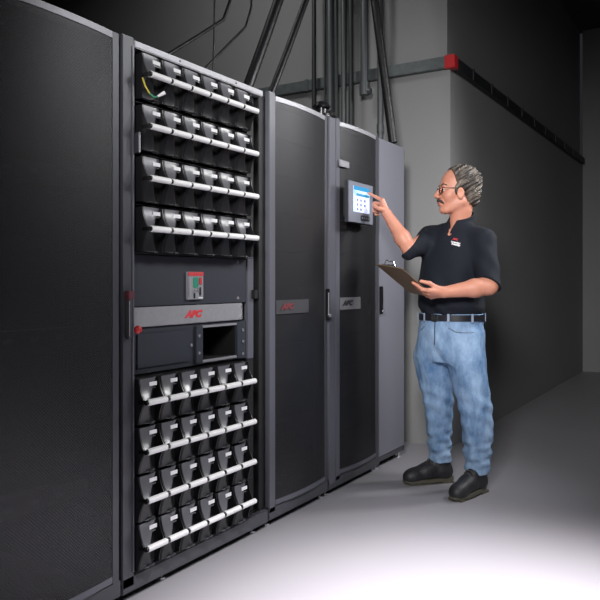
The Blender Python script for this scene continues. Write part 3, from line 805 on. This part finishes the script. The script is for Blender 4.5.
# polo shirt
def shirt_fold(X, Y, Z):
    s_ = X*.7-Y*.7
    return .0035*np.sin(Z*55+s_*40+2*np.sin(s_*18))*np.clip((1.22-Z)/.2, 0, 1)+.003*np.sin(s_*45+Z*22)*np.clip((1.35-Z)/.3, 0, 1)
sh = Field((-.36, -.33, .93), (.33, .36, 1.50), .004)
sh.loft([(.948, .168, .140, .018, .05, rad(45)), (.965, .176, .150, .018, .05, rad(45)), (1.00, .184, .162, .014, .045, rad(45)), (1.07, .185, .165, .012, .042, rad(45)), (1.16, .183, .152, .018, .045, rad(44)), (1.27, .188, .135, .032, .048, rad(42)),
         (1.35, .172, .112, .042, .05, rad(40)), (1.405, .115, .086, .053, .05, rad(40)), (1.44, .076, .070, .058, .048, rad(40))], k=.03, fold=shirt_fold)
def sleeve(a, b, ra, rb, cn, cp, k=.035):
    a = np.array(a); b = np.array(b); d_ = (b-a)/np.linalg.norm(b-a); e_ = a+(b-a)*1.05; cn = cn/np.linalg.norm(cn)
    def f(X, Y, Z):
        t = ((X-a[0])*d_[0]+(Y-a[1])*d_[1]+(Z-a[2])*d_[2])/np.linalg.norm(b-a); tc = np.clip(t, 0, 1.05)
        L_ = np.linalg.norm(b-a)
        dd_ = np.sqrt((X-a[0]-tc*L_*d_[0])**2+(Y-a[1]-tc*L_*d_[1])**2+(Z-a[2]-tc*L_*d_[2])**2)-(ra+np.minimum(tc, 1.1)*(rb-ra))
        dd_ = dd_+.0028*np.sin(X*60+Z*45)*np.clip(tc*2, 0, 1)
        return np.maximum(dd_, (X-cp[0])*cn[0]+(Y-cp[1])*cn[1]+(Z-cp[2])*cn[2])
    m_ = max(ra, rb)+.03; s_lo = np.minimum(a, e_)-m_; s_hi = np.maximum(a, e_)+m_
    sh.put(f, s_lo, s_hi, k)
    return e_, d_
nu = lambda v: v/np.linalg.norm(v)
sleeve(RS+np.array([.01, -.01, 0]), RE, .070, .054, nu(RW-RE)*.8+nu(RE-RS)*.35, RE+nu(RW-RE)*.010)
sleeve(LS+np.array([-.004, 0, 0]), LE+np.array([.002, 0, 0]), 0.064, .061, nu(LE-LS)*.8+nu(LW-LE)*.45, LE-nu(LE-LS)*.010)
sh.cone((.058, .048, 1.425), RS+np.array([.01, -.01, .01]), .050, .056, .04); sh.cone((.058, .048, 1.425), LS+np.array([-.01, .0, .012]), .050, .054, .04)
# neck opening
sh.cone((.062, .050, 1.36), hp(-.03, 0, -.04), .060, .060, .006, 's')
fv = frame(rad(48))[0]
sh.cone(np.array([.058, .045, 1.47])+fv*.06, np.array([.058, .045, 1.395])+fv*.085, .030, .012, .010, 's')
shirt = sh.build('polo_shirt', M['shirt'], P, relax=1)
# collar
cf = Field((-.09, -.12, 1.34), (.20, .22, 1.58), .003)
nc0 = np.array([.062, .052, 1.40]); nc1 = hp(-.032, 0, -.05); nd = (nc1-nc0)/np.linalg.norm(nc1-nc0)
def collar(X, Y, Z):
    t = (X-nc0[0])*nd[0]+(Y-nc0[1])*nd[1]+(Z-nc0[2])*nd[2]
    r_ = np.sqrt(np.maximum((X-nc0[0])**2+(Y-nc0[1])**2+(Z-nc0[2])**2-t*t, 0))
    rt = .0625+.36*np.maximum(0, .080-t)
    d_ = np.abs(r_-rt)-.0045
    q = (X-nc0[0])*fv[0]+(Y-nc0[1])*fv[1]
    topz = .100-.45*q; botz = .030-.35*np.maximum(q, 0)
    d_ = np.maximum(np.maximum(d_, t-topz), botz-t)
    lat = np.abs((X-nc0[0])*fv[1]-(Y-nc0[1])*fv[0])
    gap = np.where(q > .0, .006+.40*np.maximum(0, t-.01)-lat, -1)
    return np.maximum(d_, gap)
cf.put(collar, (-.09, -.12, 1.34), (.20, .22, 1.58), .004)
col = cf.build('collar', M['shirt'], shirt, relax=1)

# jeans
def jf(X, Y, Z):
    s_ = X*.7-Y*.7
    return .004*np.sin(Z*38+s_*34+1.6*np.sin(s_*25))*np.clip((.93-Z)/.1, 0, 1)
je = Field((-.26, -.26, .06), (.30, .36, .985), .005)
je.loft([(.70, .130, .115, .022, .05, rad(42)), (.78, .166, .146, .018, .052, rad(45)), (.86, .178, .154, .018, .055, rad(45)), (.93, .180, .152, .018, .052, rad(45)), (.965, .178, .150, .018, .05, rad(45))], k=.03, fold=jf)
def leg(pts, rs):
    pts = [np.array(q, float) for q in pts]; zz = np.array([q[2] for q in pts][::-1]); xs = np.array([q[0] for q in pts][::-1]); ys = np.array([q[1] for q in pts][::-1]); rr = np.array(rs[::-1])
    zl, zh = zz[0], zz[-1]
    def f(X, Y, Z):
        cx, cy, r_ = np.interp(Z, zz, xs), np.interp(Z, zz, ys), np.interp(Z, zz, rr)
        d_ = np.sqrt((X-cx)**2+(Y-cy)**2)-r_
        an = np.arctan2(Y-cy, X-cx)
        kn = np.exp(-((Z-.47)/.10)**2); cu = np.exp(-((Z-.20)/.12)**2)
        d_ = d_+.0055*np.sin(Z*75+2.2*np.sin(an+1)+an)*(kn*.8+cu)+.003*np.sin(Z*130-an*2)*cu+.0035*np.sin(an*5+Z*14)
        return np.maximum(np.maximum(d_*.95, zl-Z), Z-zh)
    je.put(f, (xs.min()-.13, ys.min()-.13, zl), (xs.max()+.13, ys.max()+.13, zh), .035)
leg([(-.030, .10, .925), (-.050, .110, .87), (-.070, .125, .72), (-.055, .130, .60), (-.038, .135, .48), (-.030, .16, .33), (-.020, .175, .20), (-.016, .18, .118)], [.070, .098, .108, .097, .083, .072, .064, .058])
leg([(.055, .01, .925), (.076, -.005, .87), (.084, -.03, .72), (.098, -.05, .60), (.118, -.06, .48), (.138, -.045, .33), (.146, -.02, .20), (.146, -.01, .100)], [.070, .092, .103, .096, .088, .082, .071, .059])
jeans = je.build('jeans', M['denim'], P, relax=1)
def ring_pt(r_off, ang, z, a=.178, b=.150, c=(.018, .051), phi=PH):
    F_ = frame(rad(phi)); v = F_[1]*(a+r_off)*math.sin(ang)+F_[0]*(b+r_off)*math.cos(ang)     # ang 0 = front, + = his left
    return (c[0]+v[0], c[1]+v[1], z)
fly = MB()
for (a0, a1, z0, z1) in ((0, .03, .93, .90), ):
    pass
fly.tube([ring_pt(.006, 0, .93), ring_pt(.010, .0, .88), ring_pt(.008, .0, .83), ring_pt(.004, -.04, .80)], .0022, 6)
fly.build('fly_seam', M['iris'], jeans)
pk = MB().tube([ring_pt(.009, .33, .925), ring_pt(.011, .42, .895), ring_pt(.013, .62, .875), ring_pt(.013, .9, .870), ring_pt(.010, 1.2, .872)], .002, 6).build('pocket_seam', M['seam'], jeans)
MB().tube([ring_pt(.009, -.33, .925), ring_pt(.011, -.42, .895), ring_pt(.013, -.62, .875), ring_pt(.012, -.9, .870)], .002, 6).build('pocket_seam', M['seam'], jeans)
# belt
bl = MB(); n_ = 64
vs = []
for k in range(n_):
    a = 2*PI*k/n_
    for (ro, z) in ((.008, .927), (.008, .960), (.001, .960), (.001, .927)): vs.append(ring_pt(ro, a, z))
fs = []
for k in range(n_):
    for j in range(4): fs.append((k*4+j, ((k+1) % n_)*4+j, ((k+1) % n_)*4+(j+1) % 4, k*4+(j+1) % 4))
belt = bl.add(vs, fs).build('belt', M['leather'], P, smooth=True)
q0 = Vector(ring_pt(.010, 0, .9435)); FF = frame(rad(PH))
def obox(c, ax, half):
    ax = [Vector(a) for a in ax]; c = Vector(c)
    return MB().add([c+ax[0]*i*half[0]+ax[1]*j*half[1]+ax[2]*k*half[2] for i in (-1, 1) for j in (-1, 1) for k in (-1, 1)],
                    [(0, 1, 3, 2), (4, 6, 7, 5), (0, 4, 5, 1), (2, 3, 7, 6), (0, 2, 6, 4), (1, 5, 7, 3)])
obox(q0, FF, (.003, .020, .019)).build('belt_buckle', M['chrome'], belt, bevel=.002)
for a in (.42, 1.15, -.42, -1.1, 2.1, -2.1, 3.14):
    q = Vector(ring_pt(.0105, a, .944)); v = (q-Vector((.018, .051, .944))).normalized(); tt = Vector((0, 0, 1)).cross(v)
    obox(q, (v, tt, Vector((0, 0, 1))), (.002, .006, .022)).build('belt_loop', M['seam'], jeans)

# boots
def boot(heel, toe, shaft):
    heel = np.array(heel, float); toe = np.array(toe, float); d_ = (toe-heel); Lb = np.linalg.norm(d_[:2]); d_ = d_/Lb; s_ = np.array([-d_[1], d_[0], 0])
    q = lambda x, y, z: heel+d_*x*Lb+s_*y+np.array([0, 0, z])
    lo = np.minimum(heel, toe)-.09; hi = np.maximum(heel, toe)+.09; lo[2] = -.01; hi[2] = .24
    f = Field(lo, hi, .0035)
    f.cone(q(.78, 0, .040), q(.87, .002, .036), .042, .038, .02)
    f.cone(q(.52, 0, .060), q(.80, 0, .042), .043, .042, .03)
    f.cone(q(.16, 0, .062), q(.55, 0, .066), .042, .044, .03)
    f.cone(q(.22, 0, .06), np.array([shaft[0], shaft[1], .19]), .046, .046, .03)
    f.cone(q(.48, 0, .088), np.array([shaft[0], shaft[1], .14]), .024, .036, .03)
    def cut(X, Y, Z): return Z-.022
    f.put(cut, lo, hi, .003, 's')
    def cut2(X, Y, Z): return .175-Z
    f.put(cut2, lo, hi, .003, 's')
    ob = f.build('boot', M['boot'], P, relax=1)
    # sole outline
    out = []
    for k in range(40):
        a = 2*PI*k/40; x = .5+.5*math.cos(a); wv = (.040+.012*(1-abs(x-.72)/.72))*abs(math.sin(a))**.6*(1 if math.sin(a) > 0 else -1)
        out.append(q(x*.99-.0, wv, 0))
    n = len(out)
    def slab(z0, z1, sel=None):
        vs = [(p_[0], p_[1], z0) for p_ in out]+[(p_[0], p_[1], z1) for p_ in out]
        return MB().add(vs, [tuple(range(n)), tuple(range(2*n-1, n-1, -1))]+[(i, (i+1) % n, (i+1) % n+n, i+n) for i in range(n)])
    so = slab(.010, .030).build('sole', M['sole'], ob, bevel=.002)
    # heel block and fore tread
    def lug(x0, x1):
        pts = [q(x0, -.040, 0), q(x1, -.043, 0), q(x1, .043, 0), q(x0, .040, 0)]
        return MB().add([(p_[0], p_[1], z) for z in (0, .011) for p_ in pts], [(0, 1, 2, 3), (7, 6, 5, 4), (0, 1, 5, 4), (1, 2, 6, 5), (2, 3, 7, 6), (3, 0, 4, 7)])
    lug(.035, .29).build('heel_block', M['sole'], so, bevel=.003); lug(.45, .92).build('tread', M['sole'], so, bevel=.003)
    lc = MB()
    for i in range(4):
        x = .66-.058*i; z = .092+.0125*i
        lc.tube([q(x, -.030, z-.018), q(x-.005, -.016, z-.001), q(x-.01, 0, z+.005), q(x-.005, .016, z-.001), q(x, .030, z-.018)], .003, 6)
    lc.build('laces', M['lace'], ob, smooth=True)
boot((.060, .200, 0), (-.236, .130, 0), (-.010, .183))
boot((.192, .028, 0), (-.030, -.190, 0), (.150, -.010))

# chest embroidery
lc0 = np.array([-.004, -.10, 1.335])
F4 = frame(rad(34))
emR = Matrix(((F4[1][0], 0, F4[0][0]), (F4[1][1], 0, F4[0][1]), (F4[1][2], 1, F4[0][2]))).to_euler()
emR.rotate_axis('Z', rad(-14))
def torso_surf(px_u, z):     # first shirt vertex seen from the man's front-left at this height
    best = None
    for v in shirt.data.vertices:
        if abs(v.co.z-z) < .006 and abs(v.co.x-px_u) < .006 and (best is None or v.co.y < best): best = v.co.y
    return best if best is not None else -.1
for nm, tx, sz, z, mm, bo_ in (('logo_lettering', 'APC', .014, 1.362, 'redlogo', .0006), ('slogan_lettering', 'Legendary', .0125, 1.345, 'label', .0007), ('slogan_lettering', 'Reliability', .0125, 1.333, 'label', .0007)):
    y = torso_surf(.014, z)
    e_ = lettering(nm, tx, sz, M[mm], shirt, (.014, y-.004, z), bold=bo_, rot=emR, shear=.2, sx=1.1 if nm[0] == 'l' else 1.0)


# clipboard
cb = thing('clipboard', 'brown hardboard clipboard with metal clip held in the left hand of the man', 'clipboard', (bx, by_, 0), TH)
def bpnt(s_, t_, n__): return BB+BE1*s_+BE2*t_-BN*n__          # n__ > 0 = above the board
def bbox_(s0, s1, t0, t1, n0, n1):
    return MB().add([bpnt(a, b, c_) for a in (s0, s1) for b in (t0, t1) for c_ in (n0, n1)],
                    [(0, 1, 3, 2), (4, 6, 7, 5), (0, 4, 5, 1), (2, 3, 7, 6), (0, 2, 6, 4), (1, 5, 7, 3)])
ox, oy = bx, by_
bbox_(0, .31, 0, .20, 0, .0035).build('board', M['hard'], cb, bevel=.001)
bbox_(.012, .295, .008, .192, .0037, .0052).build('paper_sheet', M['paper'], cb)
cl = bbox_(-.004, .022, .045, .155, .0055, .0085).build('clip', M['chrome'], cb, bevel=.001)
MB().tube([bpnt(.004, .060, .009), bpnt(-.006, .075, .028), bpnt(-.008, .125, .028), bpnt(.004, .140, .009)], .004, 8).build('clip_lever', M['chrome'], cl, smooth=True)
MB().tube([bpnt(.008, .085, .012), bpnt(.008, .115, .012)], .007, 10).build('clip_spring', M['chrome'], cl, smooth=True)

# ------------------------------------------------------------------ lights
def area(name, loc, target, size, power, col=(1, 1, 1), sy=None, spread=None):
    l = bpy.data.lights.new(name, 'AREA'); l.energy = power; l.size = size; l.color = col
    if sy: l.shape = 'RECTANGLE'; l.size_y = sy
    if spread: l.spread = rad(spread)
    ob = bpy.data.objects.new(name, l); COL.objects.link(ob); ob.location = loc
    ob.rotation_euler = (Vector(target)-Vector(loc)).to_track_quat('-Z', 'Y').to_euler()
    return ob
area('added_key', (-.2, -.3, 2.5), (-1.45, 4.0, 1.35), .7, 18, (1, .98, .97), spread=50)  # unseen area light added to light the man and wall
area('added_rack_fill', (.4, 3.9, 3.1), (-1.9, 3.3, 1.5), .8, 15, (.96, .97, 1), spread=80)  # unseen fill added to brighten the cabinet fronts
area('added_wall_fill', (-3.0, 3.0, 4.1), (-3.1, 4.68, 2.7), .5, 7, (1, 1, 1), spread=120)  # unseen fill added to lift the wall above the cabinets
l = bpy.data.lights.new('floor_spot', 'SPOT'); l.energy = 2100; l.spot_size = rad(54); l.spot_blend = 1; l.shadow_soft_size = .25; l.color = (1, .96, .99)
fs_ = bpy.data.objects.new('floor_spot', l); COL.objects.link(fs_); fs_.location = (.0, 1.6, 3.0)
fs_.rotation_euler = (Vector((-.45, 2.0, 0))-Vector(fs_.location)).to_track_quat('-Z', 'Y').to_euler()
area('rim_light', (.6, 5.6, 3.0), (-1.3, 3.7, 1.3), .4, 6, (1, 1, 1), spread=50)

w = bpy.data.worlds.new('room_ambience'); S.world = w; w.use_nodes = True
w.node_tree.nodes['Background'].inputs[0].default_value = (.016, .016, .018, 1)

# ------------------------------------------------------------------ camera
cam = bpy.data.cameras.new('camera'); co = bpy.data.objects.new('camera', cam); COL.objects.link(co)
cam.sensor_width = 36; cam.lens = 36*710/600; cam.shift_y = -19/600
co.location = (0, 0, 1.14); co.rotation_euler = (PI/2, 0, TH)
S.camera = co
S.view_settings.view_transform = 'Standard'; S.view_settings.look = 'None'; S.view_settings.gamma = 1
S.view_settings.exposure = 0; S.view_settings.use_curve_mapping = False
